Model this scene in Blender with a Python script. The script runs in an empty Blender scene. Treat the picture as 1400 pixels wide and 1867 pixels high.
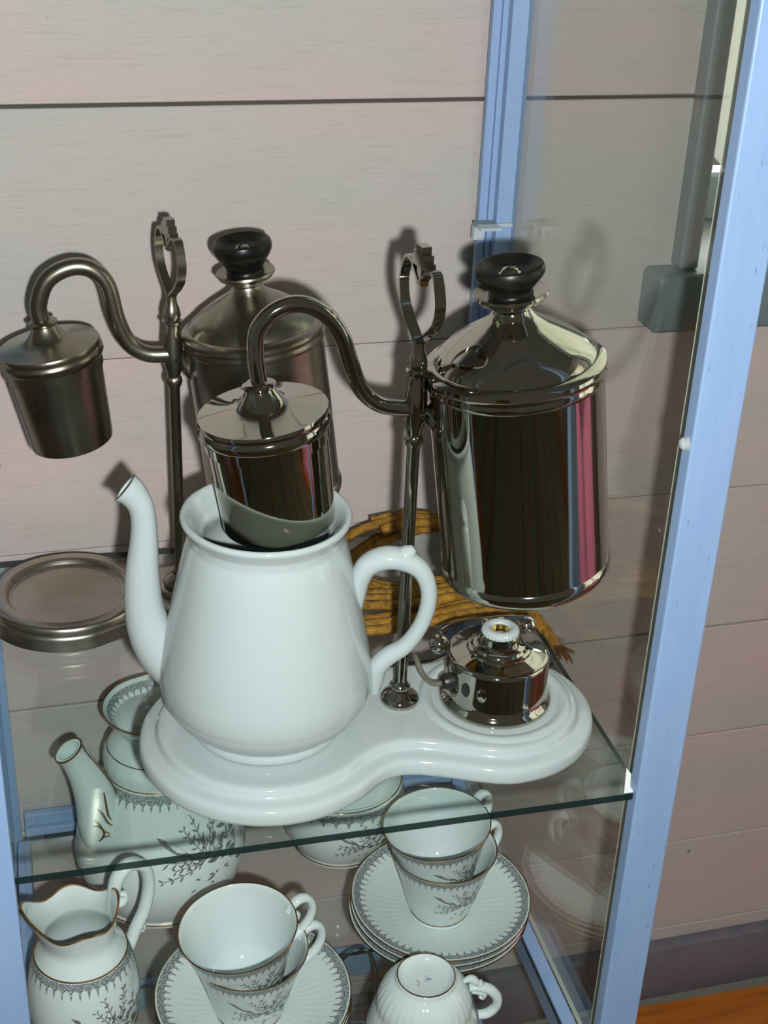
import bpy, bmesh, math, random
from mathutils import Vector, Matrix
random.seed(7)
PI = math.pi
scene = bpy.context.scene
COL = scene.collection
def R_(d): return math.radians(d)

# ------------------------------------------------------------------ camera
CAM = Vector((-.3418, -.6154, .5485))
PITCH, YAW, ROLL, FPX = .4862066, .2672024, .0445447, 2542.87
fw = Vector((math.sin(YAW)*math.cos(PITCH), math.cos(YAW)*math.cos(PITCH), -math.sin(PITCH)))
rt0 = Vector((math.cos(YAW), -math.sin(YAW), 0)); up0 = rt0.cross(fw)
rt = rt0*math.cos(ROLL) + up0*math.sin(ROLL); up = -rt0*math.sin(ROLL) + up0*math.cos(ROLL)
M3 = Matrix((rt, up, -fw)).transposed()
cd = bpy.data.cameras.new('camera'); cam = bpy.data.objects.new('camera', cd); COL.objects.link(cam)
cam.matrix_world = Matrix.Translation(CAM) @ M3.to_4x4()
cd.sensor_fit = 'VERTICAL'; cd.sensor_height = 36.0; cd.sensor_width = 27.0
cd.lens = FPX/1867*36.0; cd.clip_start = .01; cd.clip_end = 50
scene.camera = cam
# ------------------------------------------------------------------ light
world = bpy.data.worlds.new('world'); scene.world = world; world.use_nodes = True
bg = world.node_tree.nodes['Background']
bg.inputs[0].default_value = (.098, .096, .080, 1); bg.inputs[1].default_value = .72
ld = bpy.data.lights.new('camera_flash', 'SPOT'); ld.shadow_soft_size = .008; ld.spot_size = R_(72); ld.spot_blend = .35
ld.energy = 40; ld.color = (.97, 1.0, .985)
flash = bpy.data.objects.new('camera_flash', ld); COL.objects.link(flash)
flash.matrix_world = Matrix.Translation(CAM + rt*.030 - up*.032) @ M3.to_4x4()
dl = bpy.data.lights.new('window_daylight', 'AREA'); dl.shape = 'RECTANGLE'; dl.size = .95; dl.size_y = 1.1
dl.energy = 40.0; dl.color = (1.0, .99, .96)
day = bpy.data.objects.new('window_daylight', dl); COL.objects.link(day)
day.location = (.70, .85, .75); day.rotation_euler = (R_(-90), 0, 0)      # outside the window, shining into the room
dr = bpy.data.lights.new('side_window_daylight', 'AREA'); dr.shape = 'RECTANGLE'; dr.size = 1.0; dr.size_y = 1.75
dr.energy = 75.0; dr.color = (1.0, .98, .95)
sday = bpy.data.objects.new('side_window_daylight', dr); COL.objects.link(sday)
sday.location = (1.95, -.40, .32); sday.rotation_euler = (R_(90), 0, R_(90))   # outside the side window, shining into the room
vs = scene.view_settings; vs.view_transform = 'Standard'; vs.look = 'None'; vs.gamma = 1; vs.exposure = 0.0
vs.use_curve_mapping = False
scene.cycles.transparent_max_bounces = 32
scene.cycles.max_bounces = 12

# ------------------------------------------------------------------ materials
def lin(c):
    return tuple((v/12.92 if v <= .04045 else ((v+.055)/1.055)**2.4) for v in c)
def rgb(r, g, b): return lin((r/255, g/255, b/255)) + (1,)
def newmat(name):
    m = bpy.data.materials.new(name); m.use_nodes = True
    nt = m.node_tree; p = nt.nodes['Principled BSDF']; return m, nt, p
def N(nt, t, **kw):
    n = nt.nodes.new(t)
    for k, v in kw.items(): setattr(n, k, v)
    return n
def noise(nt, scale, detail=3, rough=.5, stretch=None, coord='Object'):
    tc = N(nt, 'ShaderNodeTexCoord'); n = N(nt, 'ShaderNodeTexNoise')
    n.inputs['Scale'].default_value = scale; n.inputs['Detail'].default_value = detail; n.inputs['Roughness'].default_value = rough
    if stretch:
        mp = N(nt, 'ShaderNodeMapping'); mp.inputs['Scale'].default_value = stretch
        oi = N(nt, 'ShaderNodeObjectInfo'); vm = N(nt, 'ShaderNodeVectorMath', operation='SCALE')
        cb = N(nt, 'ShaderNodeCombineXYZ'); 
        for i in range(3): nt.links.new(oi.outputs['Random'], cb.inputs[i])
        vm.inputs['Scale'].default_value = 37.0
        nt.links.new(cb.outputs[0], vm.inputs[0]); nt.links.new(vm.outputs[0], mp.inputs['Location'])
        nt.links.new(tc.outputs[coord], mp.inputs['Vector']); nt.links.new(mp.outputs[0], n.inputs['Vector'])
    else:
        nt.links.new(tc.outputs[coord], n.inputs['Vector'])
    return n
def ramp(nt, src, stops):
    r = N(nt, 'ShaderNodeValToRGB'); e = r.color_ramp.elements
    while len(e) < len(stops): e.new(.5)
    for el, (p, c) in zip(e, stops): el.position = p; el.color = c
    nt.links.new(src, r.inputs[0]); return r
def bump(nt, p, src, strength, dist=.001):
    b = N(nt, 'ShaderNodeBump'); b.inputs['Strength'].default_value = strength; b.inputs['Distance'].default_value = dist
    nt.links.new(src, b.inputs['Height']); nt.links.new(b.outputs[0], p.inputs['Normal']); return b
def mixc(nt, a, b, fac, blend='MIX'):
    m = N(nt, 'ShaderNodeMix', data_type='RGBA', blend_type=blend)
    for s, v in ((6, a), (7, b), (0, fac)):
        if isinstance(v, (tuple, float, int)): m.inputs[s].default_value = v
        else: nt.links.new(v, m.inputs[s])
    return m.outputs[2]

def plain(name, col, rough=.5, metal=0., coat=0., spec=None):
    m, nt, p = newmat(name)
    p.inputs['Base Color'].default_value = col; p.inputs['Roughness'].default_value = rough; p.inputs['Metallic'].default_value = metal
    if coat: p.inputs['Coat Weight'].default_value = coat; p.inputs['Coat Roughness'].default_value = .04
    return m, nt, p
def m_porcelain(name, col):
    m, nt, p = plain(name, col, .07)
    n = noise(nt, 9, 2)
    p.inputs['IOR'].default_value = 1.52
    nt.links.new(ramp(nt, n.outputs[0], [(0, tuple(v*.975 for v in col[:3])+(1,)), (1, col)]).outputs[0], p.inputs['Base Color'])
    return m
PORC = m_porcelain('white_porcelain', rgb(173, 184, 184))
CHINA = m_porcelain('thin_china', rgb(199, 213, 212))
def m_metal(name, col, rough, var, nscale=35, dirt=None):
    m, nt, p = plain(name, col, rough, 1.)
    n = noise(nt, nscale, 4, .6)
    mr = N(nt, 'ShaderNodeMapRange'); mr.inputs[3].default_value = max(.01, rough-var); mr.inputs[4].default_value = rough+var
    nt.links.new(n.outputs[0], mr.inputs[0]); nt.links.new(mr.outputs[0], p.inputs['Roughness'])
    if dirt:
        n2 = noise(nt, 14, 5, .65)
        nt.links.new(ramp(nt, n2.outputs[0], [(.42, col), (.72, dirt)]).outputs[0], p.inputs['Base Color'])
    return m
NICKEL = m_metal('polished_nickel', (.50, .485, .42, 1), .055, .035)
PEWTER = m_metal('dull_pewter', (.335, .32, .262, 1), .29, .06, 25, (.24, .215, .155, 1))
PEWTERL = m_metal('pewter_tray', (.44, .42, .365, 1), .30, .08, 60, (.34, .31, .24, 1))
CHROME = m_metal('bright_chrome', (.66, .65, .6, 1), .06, .03)
BRASS = m_metal('brass_thread', (.75, .58, .22, 1), .2, .05)
GOLD = m_metal('gilding', (.42, .27, .13, 1), .27, .08)
BLACKWOOD, nt, p = plain('black_lacquered_wood', (.010, .011, .010, 1), .33); p.inputs['Specular IOR Level'].default_value = .22
n = noise(nt, 40, 4, .6, (1, 1, 6)); nt.links.new(ramp(nt, n.outputs[0], [(.45, (.005, .006, .005, 1)), (.75, (.020, .019, .015, 1))]).outputs[0], p.inputs['Base Color'])
PLUG, _, _ = plain('dark_bakelite', (.012, .012, .011, 1), .4)
WIREGREY, _, _ = plain('grey_flex', rgb(96, 94, 84), .5)
TEALWIRE = m_metal('teal_wire', (.17, .27, .31, 1), .25, .05)

def m_blue(name, c1, c2):
    m, nt, p = plain(name, c1, .42)
    n = noise(nt, 11, 4, .6, (6, 6, 1)); n2 = noise(nt, 85, 3, .6, (9, 9, .9))
    base = ramp(nt, n.outputs[0], [(.3, c1), (.7, c2)]).outputs[0]
    sp = ramp(nt, n2.outputs[0], [(.66, (0, 0, 0, 1)), (.74, (1, 1, 1, 1))]).outputs[0]
    nt.links.new(mixc(nt, base, rgb(92, 112, 150), sp), p.inputs['Base Color'])
    bump(nt, p, n2.outputs[0], .12, .0004); return m
BLUE = m_blue('blue_painted_wood', rgb(127, 154, 192), rgb(135, 161, 197))

def m_plank(name, c1, c2, c3):
    m, nt, p = plain(name, c2, .62)
    big = noise(nt, 3.0, 3, .5, (1.1, 1, 3.2)); grain = noise(nt, 34, 6, .66, (.8, 2, 14)); fine = noise(nt, 110, 3, .6, (.5, 2, 6))
    a = ramp(nt, big.outputs[0], [(.34, c1), (.50, c2), (.66, c3)]).outputs[0]
    g = ramp(nt, grain.outputs[0], [(.25, rgb(236, 237, 235)), (.5, rgb(255, 255, 255)), (.8, rgb(248, 245, 244))]).outputs[0]
    c = mixc(nt, a, g, 1., 'MULTIPLY')
    v = N(nt, 'ShaderNodeTexVoronoi'); v.inputs['Scale'].default_value = 13
    tc = N(nt, 'ShaderNodeTexCoord'); nt.links.new(tc.outputs['Object'], v.inputs['Vector'])
    s = ramp(nt, v.outputs['Distance'], [(.018, (1, 1, 1, 1)), (.032, (0, 0, 0, 1))]).outputs[0]
    c = mixc(nt, c, rgb(112, 110, 106), s)
    nt.links.new(c, p.inputs['Base Color'])
    bump(nt, p, fine.outputs[0], .22, .0006); return m
PLANK = m_plank('grey_pink_painted_boards', rgb(170, 170, 165), rgb(177, 170, 166), rgb(184, 168, 165))
PLANKPINK_LIFT = m_plank('pink_boards_flash_lift', rgb(178, 173, 170), rgb(185, 173, 170), rgb(193, 172, 171))  # pinker paint, also lightened to make up for flash falloff on the right
GAP, _, _ = plain('dark_board_gap', rgb(96, 90, 84), .9)
def m_slate(name, c1, c2, chip):
    m, nt, p = plain(name, c1, .5)
    n = noise(nt, 22, 5, .65); n2 = noise(nt, 60, 3, .6)
    base = ramp(nt, n2.outputs[0], [(.3, c1), (.7, c2)]).outputs[0]
    if chip:
        k = ramp(nt, n.outputs[0], [(.60, (0, 0, 0, 1)), (.64, (1, 1, 1, 1))]).outputs[0]
        base = mixc(nt, base, chip, k)
    nt.links.new(base, p.inputs['Base Color']); bump(nt, p, n2.outputs[0], .2, .0008); return m
SLATE = m_slate('slate_grey_paint', rgb(98, 112, 118), rgb(106, 120, 124), rgb(136, 126, 106))
BASEB = m_slate('blue_grey_skirting', rgb(98, 98, 110), rgb(112, 108, 116), None)
def m_floor():
    m, nt, p = plain('orange_varnished_pine', rgb(150, 80, 20), .32)
    g = noise(nt, 16, 6, .6, (.5, 5, 2)); k = noise(nt, 6, 2, .5, (1, 2.2, 1))
    a = ramp(nt, g.outputs[0], [(.25, rgb(146, 78, 16)), (.6, rgb(182, 104, 34)), (.85, rgb(150, 84, 24))]).outputs[0]
    s = ramp(nt, k.outputs[0], [(.70, (0, 0, 0, 1)), (.76, (1, 1, 1, 1))]).outputs[0]
    nt.links.new(mixc(nt, a, rgb(92, 42, 12), s), p.inputs['Base Color']); return m
FLOOR = m_floor()

def m_glass(name, tint, extra=0.0):
    m = bpy.data.materials.new(name); m.use_nodes = True; nt = m.node_tree
    nt.nodes.remove(nt.nodes['Principled BSDF']); out = nt.nodes['Material Output']
    tr = N(nt, 'ShaderNodeBsdfTransparent'); tr.inputs[0].default_value = tint + (1,)
    gl = N(nt, 'ShaderNodeBsdfGlossy'); gl.inputs['Roughness'].default_value = .0; gl.inputs[0].default_value = (.95, 1, .98, 1)
    lw = N(nt, 'ShaderNodeFresnel'); lw.inputs['IOR'].default_value = 1.5
    # same reflectance on the way in and on the way out of the sheet
    geo = N(nt, 'ShaderNodeNewGeometry'); mi = N(nt, 'ShaderNodeMix', data_type='FLOAT')
    mi.inputs[2].default_value = 1.5; mi.inputs[3].default_value = 1/1.5*1.0
    nt.links.new(geo.outputs['Backfacing'], mi.inputs[0])
    n = noise(nt, 6, 3)
    mx = N(nt, 'ShaderNodeMixShader')
    sat = N(nt, 'ShaderNodeMath', operation='MINIMUM'); sat.inputs[1].default_value = .55
    ic = N(nt, 'ShaderNodeLayerWeight'); 
    # Schlick from the facing angle, so both faces behave alike
    pw = N(nt, 'ShaderNodeMath', operation='POWER'); pw.inputs[1].default_value = 5.0
    ic.inputs['Blend'].default_value = .5
    nt.links.new(ic.outputs['Facing'], pw.inputs[0])
    ma = N(nt, 'ShaderNodeMath', operation='MULTIPLY_ADD'); ma.inputs[1].default_value = .9; ma.inputs[2].default_value = .036 + extra
    nt.links.new(pw.outputs[0], ma.inputs[0]); nt.links.new(ma.outputs[0], sat.inputs[0])
    nt.links.new(sat.outputs[0], mx.inputs[0]); nt.links.new(tr.outputs[0], mx.inputs[1]); nt.links.new(gl.outputs[0], mx.inputs[2])
    for x in (lw, geo, mi, n): nt.nodes.remove(x)
    # a film of dust
    df = N(nt, 'ShaderNodeBsdfDiffuse'); df.inputs[0].default_value = (.8, .85, .83, 1)
    dn = noise(nt, 7, 5, .6); rr = ramp(nt, dn.outputs[0], [(.35, (.001, .001, .001, 1)), (.8, (.004, .004, .004, 1))])
    m2 = N(nt, 'ShaderNodeMixShader'); nt.links.new(rr.outputs[0], m2.inputs[0])
    nt.links.new(mx.outputs[0], m2.inputs[1]); nt.links.new(df.outputs[0], m2.inputs[2])
    nt.links.new(m2.outputs[0], out.inputs['Surface']); return m
GLASS = m_glass('clear_sheet_glass', (.95, .96, .945))
SHELFGLASS = m_glass('shelf_glass', (.93, .965, .955))
def m_edge(name, col, tr):
    m, nt, p = plain(name, col, .12)
    p.inputs['Alpha'].default_value = tr; return m
EDGE_DARK = m_edge('dark_green_glass_edge', (.006, .018, .017, 1), .95)
EDGE_PALE = m_edge('pale_green_glass_edge', (.40, .44, .36, 1), .9)
CLIP, nt, p = plain('clear_plastic_clip', rgb(205, 215, 218), .15); p.inputs['Alpha'].default_value = .55
WHITECLIP, nt, p = plain('white_nylon_clip', rgb(250, 250, 250), .3)

def m_print(name, alpha_fn, col):
    m = bpy.data.materials.new(name); m.use_nodes = True; nt = m.node_tree; p = nt.nodes['Principled BSDF']
    p.inputs['Base Color'].default_value = col; p.inputs['Roughness'].default_value = .2
    alpha_fn(nt, p); return m
def lace_alpha(nt, p):
    tc = N(nt, 'ShaderNodeTexCoord'); sx = N(nt, 'ShaderNodeSeparateXYZ'); nt.links.new(tc.outputs['UV'], sx.inputs[0])
    def math_(op, a, b=None, c=None):
        n = N(nt, 'ShaderNodeMath', operation=op)
        for i, v in enumerate((a, b, c)):
            if v is None: continue
            if isinstance(v, (int, float)): n.inputs[i].default_value = v
            else: nt.links.new(v, n.inputs[i])
        return n.outputs[0]
    u, v = sx.outputs[0], sx.outputs[1]
    s1 = math_('ABSOLUTE', math_('SINE', math_('MULTIPLY', u, PI)))           # one little sprig per unit of u
    s2 = math_('ABSOLUTE', math_('SINE', math_('MULTIPLY', u, PI*3)))
    edge = math_('ADD', math_('MULTIPLY', math_('POWER', s1, 7.0), .50), math_('ADD', math_('MULTIPLY', s2, .12), .42))
    inside = math_('GREATER_THAN', math_('SUBTRACT', edge, v), 0)
    nz = N(nt, 'ShaderNodeTexNoise'); nz.inputs['Scale'].default_value = 2.6; nz.inputs['Detail'].default_value = 4
    mp = N(nt, 'ShaderNodeMapping'); mp.inputs['Scale'].default_value = (1.5, 4.0, 1); nt.links.new(tc.outputs['UV'], mp.inputs[0]); nt.links.new(mp.outputs[0], nz.inputs['Vector'])
    dens = math_('MULTIPLY_ADD', nz.outputs[0], 2.6, -.80)
    a = math_('MULTIPLY', inside, math_('MINIMUM', math_('MAXIMUM', dens, .08), .80))
    nt.links.new(a, p.inputs['Alpha'])
LACE = m_print('grey_lace_border', lace_alpha, rgb(88, 98, 100))
def ink_alpha(nt, p):
    n = noise(nt, 420, 3, .7)
    mr = N(nt, 'ShaderNodeMapRange'); mr.inputs[1].default_value = .3; mr.inputs[2].default_value = .7; mr.inputs[3].default_value = .35; mr.inputs[4].default_value = .95
    nt.links.new(n.outputs[0], mr.inputs[0]); nt.links.new(mr.outputs[0], p.inputs['Alpha'])
INK = m_print('grey_print_ink', ink_alpha, rgb(92, 98, 96))
INKLIGHT = m_print('pale_print_ink', ink_alpha, rgb(120, 120, 116))
INKRED = m_print('red_print_ink', ink_alpha, rgb(170, 100, 86))
INKBLUE = m_print('blue_print_ink', ink_alpha, rgb(96, 122, 168))
def m_cord():
    m, nt, p = plain('golden_braided_cotton', rgb(170, 118, 20), .75)
    tc = N(nt, 'ShaderNodeTexCoord'); w = N(nt, 'ShaderNodeTexWave', bands_direction='Y'); w.inputs['Scale'].default_value = 1.4; w.inputs['Distortion'].default_value = .8
    nt.links.new(tc.outputs['UV'], w.inputs['Vector'])
    n = noise(nt, 190, 3)
    a = ramp(nt, w.outputs[0], [(.1, rgb(104, 66, 8)), (.55, rgb(176, 126, 28)), (.95, rgb(214, 164, 52))]).outputs[0]
    b = ramp(nt, n.outputs[0], [(.3, rgb(150, 140, 120)), (.7, rgb(255, 255, 255))]).outputs[0]
    nt.links.new(mixc(nt, a, b, 1., 'MULTIPLY'), p.inputs['Base Color']); bump(nt, p, w.outputs[0], .5, .0006); return m
CORD = m_cord()
def m_cloth(name, col, tl):
    m, nt, p = plain(name, col, .8); out = nt.nodes['Material Output']
    t = N(nt, 'ShaderNodeBsdfTranslucent'); t.inputs[0].default_value = col
    mx = N(nt, 'ShaderNodeMixShader'); mx.inputs[0].default_value = tl
    n = noise(nt, 60, 3); nt.links.new(ramp(nt, n.outputs[0], [(.3, tuple(v*.85 for v in col[:3])+(1,)), (.7, col)]).outputs[0], p.inputs['Base Color'])
    nt.links.new(p.outputs[0], mx.inputs[1]); nt.links.new(t.outputs[0], mx.inputs[2]); nt.links.new(mx.outputs[0], out.inputs['Surface']); return m
LACECLOTH = m_cloth('cream_net_curtain', rgb(234, 235, 228), .5)
PINKCLOTH = m_cloth('pink_curtain_cotton', rgb(214, 168, 188), .45)

# ------------------------------------------------------------------ mesh helpers
def link(name, bm, mat, parent=None, loc=(0, 0, 0), sharp=35, smooth=True):
    me = bpy.data.meshes.new(name); bmesh.ops.recalc_face_normals(bm, faces=bm.faces[:]) if getattr(bm, 'fixn', True) is True and not isinstance(bm, KeepN) else None
    b = bm.bm if isinstance(bm, KeepN) else bm
    b.to_mesh(me); b.free()
    if smooth:
        me.shade_smooth()
        me.set_sharp_from_angle(angle=R_(sharp))
    mats = mat if isinstance(mat, (list, tuple)) else [mat]
    for m in mats: me.materials.append(m)
    o = bpy.data.objects.new(name, me); COL.objects.link(o); o.location = loc
    if parent is not None: o.parent = parent
    return o
class KeepN:
    def __init__(self, bm): self.bm = bm
def thing(name, label, cat, loc=(0, 0, 0), rz=0, group=None):
    o = bpy.data.objects.new(name, None); COL.objects.link(o); o.location = loc; o.rotation_euler = (0, 0, rz)
    o.empty_display_size = .02
    o['label'] = label; o['category'] = cat
    if group: o['group'] = group
    return o
def tag(o, label, cat, group=None):
    o['label'] = label; o['category'] = cat
    if group: o['group'] = group
    return o
def struct(o): o['kind'] = 'structure'; return o
def dup(root, loc, rz, label=None, tilt=None):
    r = root.copy(); COL.objects.link(r); r.location = loc; r.rotation_euler = (tilt[0], tilt[1], rz) if tilt else (0, 0, rz)
    if label: r['label'] = label
    for ch in list(root.children):
        c = ch.copy(); COL.objects.link(c); c.parent = r
        for g in list(ch.children):
            q = g.copy(); COL.objects.link(q); q.parent = c
    return r
def box(bm, x0, x1, y0, y1, z0, z1):
    v = [bm.verts.new(p) for p in ((x0,y0,z0),(x1,y0,z0),(x1,y1,z0),(x0,y1,z0),(x0,y0,z1),(x1,y0,z1),(x1,y1,z1),(x0,y1,z1))]
    fs = [bm.faces.new([v[i] for i in f]) for f in ((3,2,1,0),(4,5,6,7),(0,1,5,4),(1,2,6,5),(2,3,7,6),(3,0,4,7))]
    return v, fs
def boxbm(x0, x1, y0, y1, z0, z1, bev=0., seg=1):
    bm = bmesh.new(); box(bm, x0, x1, y0, y1, z0, z1)
    if bev: bmesh.ops.bevel(bm, geom=bm.edges[:], offset=bev, segments=seg, affect='EDGES', profile=.5)
    return bm
def lathe(prof, n=72, mod=None, M=None, bm=None):
    """prof = [(r, z)...]; mod(x,y,z,theta) may move a point"""
    bm = bm or bmesh.new(); rings = []
    for r, z in prof:
        if r < 1e-6: rings.append([bm.verts.new((0, 0, z))]); continue
        ring = []
        for i in range(n):
            t = 2*PI*i/n; p = (r*math.cos(t), r*math.sin(t), z)
            if mod: p = mod(p[0], p[1], p[2], t)
            ring.append(bm.verts.new(p))
        rings.append(ring)
    for a, b in zip(rings, rings[1:]):
        if len(a) == 1 and len(b) == 1: continue
        for i in range(n):
            j = (i+1) % n
            if len(a) == 1: bm.faces.new((a[0], b[i], b[j]))
            elif len(b) == 1: bm.faces.new((a[i], b[0], a[j]))
            else: bm.faces.new((a[i], b[i], b[j], a[j]))
    if M is not None: bmesh.ops.transform(bm, matrix=M, verts=bm.verts[:])
    return bm
def catmull(pts, k=6, closed=False):
    """pts: tuples of any length"""
    P = [tuple(p) for p in pts]; n = len(P); out = []
    rng = range(n if closed else n-1)
    for i in rng:
        if closed: p0, p1, p2, p3 = P[i-1], P[i], P[(i+1) % n], P[(i+2) % n]
        else: p0, p1, p2, p3 = P[max(i-1, 0)], P[i], P[i+1], P[min(i+2, n-1)]
        for s in range(k):
            t = s/k
            out.append(tuple(.5*((2*b)+(c-a)*t+(2*a-5*b+4*c-d)*t*t+(-a+3*b-3*c+d)*t**3) for a, b, c, d in zip(p0, p1, p2, p3)))
    if not closed: out.append(P[-1])
    return out
def sweep(path, n=14, k=6, closed=False, flat=1., up_hint=None, bm=None, cap=True, hollow=None, uv=False):
    """path = [(x,y,z,r)...]; flat scales the section across the hint direction"""
    bm = bm or bmesh.new(); C = catmull(path, k, closed); m = len(C); pts = [Vector(c[:3]) for c in C]; rad = [max(c[3], .0002) for c in C]
    T = []
    for i in range(m):
        a = pts[i-1] if (i > 0 or closed) else pts[i]; b = pts[(i+1) % m] if (i < m-1 or closed) else pts[i]
        T.append((b-a).normalized())
    h = Vector(up_hint) if up_hint else (Vector((0, 0, 1)) if abs(T[0].z) < .9 else Vector((0, 1, 0)))
    rings = []; nrm = (h - T[0]*h.dot(T[0])).normalized()
    if uv: uvl = bm.loops.layers.uv.verify()
    L = 0; lens = []
    for i in range(m):
        if i: L += (pts[i]-pts[i-1]).length
        lens.append(L)
        if up_hint: nrm = (h - T[i]*h.dot(T[i])).normalized()
        else: nrm = (nrm - T[i]*nrm.dot(T[i])).normalized()
        bn = T[i].cross(nrm)
        rings.append([bm.verts.new(pts[i] + (nrm*math.cos(2*PI*j/n)*flat + bn*math.sin(2*PI*j/n))*rad[i]) for j in range(n)])
    if hollow:      # open mouth: run back inside from the last ring
        for (sc, back) in ((.74, 0.0), (.62, hollow*.5), (.45, hollow)):
            c = pts[-1] - T[-1]*back
            rings.append([bm.verts.new(c + (v.co-pts[-1])*sc) for v in rings[m-1]])
    q = len(rings)
    for i in range(q if closed else q-1):
        a, b = rings[i], rings[(i+1) % q]
        for j in range(n):
            f = bm.faces.new((a[j], a[(j+1) % n], b[(j+1) % n], b[j]))
            if uv:
                for lo, (uu, vv) in zip(f.loops, ((lens[i], j/n), (lens[i], (j+1)/n), (lens[min(i+1, m-1)], (j+1)/n), (lens[min(i+1, m-1)], j/n))):
                    lo[uvl].uv = (uu*100, vv*6)
    if cap and not closed: bm.faces.new(rings[0][::-1]); bm.faces.new(rings[-1])
    return bm
def torus_bm(R, r, z=0, n=72, m=6, mod=None):
    bm = bmesh.new(); rings = []
    for i in range(n):
        t = 2*PI*i/n; ring = []
        for j in range(m):
            s = 2*PI*j/m; rr = R + r*math.cos(s); p = (rr*math.cos(t), rr*math.sin(t), z + r*math.sin(s))
            if mod: p = mod(p[0], p[1], p[2], t)
            ring.append(bm.verts.new(p))
        rings.append(ring)
    for i in range(n):
        a, b = rings[i], rings[(i+1) % n]
        for j in range(m): bm.faces.new((a[j], b[j], b[(j+1) % m], a[(j+1) % m]))
    return bm
def band(prof, count, n=96, off=.00018, mod=None):
    """print strip lying on a surface of revolution; prof runs from the rim inwards; UV u = count per turn"""
    bm = bmesh.new(); uvl = bm.loops.layers.uv.verify(); k = len(prof); P = []
    for i, (r, z) in enumerate(prof):
        a = prof[max(i-1, 0)]; b = prof[min(i+1, k-1)]; d = Vector((b[0]-a[0], b[1]-a[1])).normalized()
        nx, nz = (-d.y, d.x)
        P.append((r+nx*off, z+nz*off))
    rings = []
    for r, z in P:
        ring = []
        for i in range(n+1):
            t = 2*PI*i/n; p = (r*math.cos(t), r*math.sin(t), z)
            if mod: p = mod(p[0], p[1], p[2], t)
            ring.append(bm.verts.new(p))
        rings.append(ring)
    for j in range(k-1):
        for i in range(n):
            f = bm.faces.new((rings[j][i], rings[j+1][i], rings[j+1][i+1], rings[j][i+1]))
            for lo, (ii, jj) in zip(f.loops, ((i, j), (i, j+1), (i+1, j+1), (i+1, j))): lo[uvl].uv = (ii/n*count, jj/(k-1))
    return KeepN(bm)

# the sprig print: a feathery seed head, a spray of twigs and a cluster of leaves, drawn flat in (a, b) and laid on a surface of revolution
def sprig_shapes(seed):
    rnd = random.Random(seed); polys = []
    def leaf(x, y, ang, ln, w, k=4):
        c, s = math.cos(ang), math.sin(ang); pts = []
        for i in range(k+1): t = i/k; pts.append((t*ln, w*math.sin(PI*min(1, t*1.02))**.8))
        for i in range(k-1, 0, -1): t = i/k; pts.append((t*ln, -w*.8*math.sin(PI*t)**.8))
        polys.append([(x+px*c-py*s, y+px*s+py*c) for px, py in pts])
    def twig(x, y, ang, ln, curve, w):
        px, py = x, y; n = 5; P = [(px, py, ang)]
        for i in range(n):
            px += math.cos(ang)*ln/n; py += math.sin(ang)*ln/n; ang += curve/n; P.append((px, py, ang))
        for (x0, y0, a0), (x1, y1, a1) in zip(P, P[1:]):
            polys.append([(x0-math.sin(a0)*w, y0+math.cos(a0)*w), (x1-math.sin(a1)*w, y1+math.cos(a1)*w), (x1+math.sin(a1)*w, y1-math.cos(a1)*w), (x0+math.sin(a0)*w, y0-math.cos(a0)*w)])
        return P
    leaf(-.52, .30, -.62, .48, .045, 6)                       # dark seed head
    twig(-.15, .02, -.35, .35, .3, .008)
    for a0, ln in ((1.25, .62), (1.7, .48), (2.2, .40), (.85, .52), (.45, .4), (2.9, .42), (3.5, .5), (3.2, .35)):
        P = twig(.02, -.02, a0 + rnd.uniform(-.1, .1), ln, rnd.uniform(-.7, .7), .006)
        for (x, y, a) in P[1:]:
            for sg in (1, -1): leaf(x, y, a + sg*rnd.uniform(.5, 1.0), rnd.uniform(.05, .10), .014, 2)
    for i in range(26):                                        # flower cluster
        x, y = rnd.gauss(.26, .15), rnd.gauss(-.02, .13)
        leaf(x, y, rnd.uniform(-.4, 1.3), rnd.uniform(.06, .17), rnd.uniform(.014, .034), 3)
    for i in range(10):
        x, y = rnd.gauss(-.02, .22), rnd.gauss(-.25, .06)
        leaf(x, y, rnd.uniform(-.6, .6), rnd.uniform(.04, .10), .016, 2)
    leaf(.36, .05, .5, .22, .05, 5); leaf(.28, -.2, 1.0, .16, .04, 4)
    return polys
def prof_r(prof, z):
    for (r0, z0), (r1, z1) in zip(prof, prof[1:]):
        if z0 <= z <= z1 and z1 > z0: return r0 + (r1-r0)*(z-z0)/(z1-z0)
    return prof[-1][0] if z > prof[-1][1] else prof[0][0]
def sprig(prof, az, zc, size, seed=1, zrange=None, mod=None):
    bm = bmesh.new()
    for poly in sprig_shapes(seed):
        vs_ = []
        for a, b in poly:
            z = zc + b*size
            if zrange: z = min(max(z, zrange[0]), zrange[1])
            r = prof_r(prof, z) + .00035; t = az + a*size/prof_r(prof, zc)
            vs_.append(bm.verts.new((r*math.cos(t), r*math.sin(t), z)))
        if len(vs_) >= 3:
            try: bm.faces.new(vs_)
            except ValueError: pass
    return bm

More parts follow.
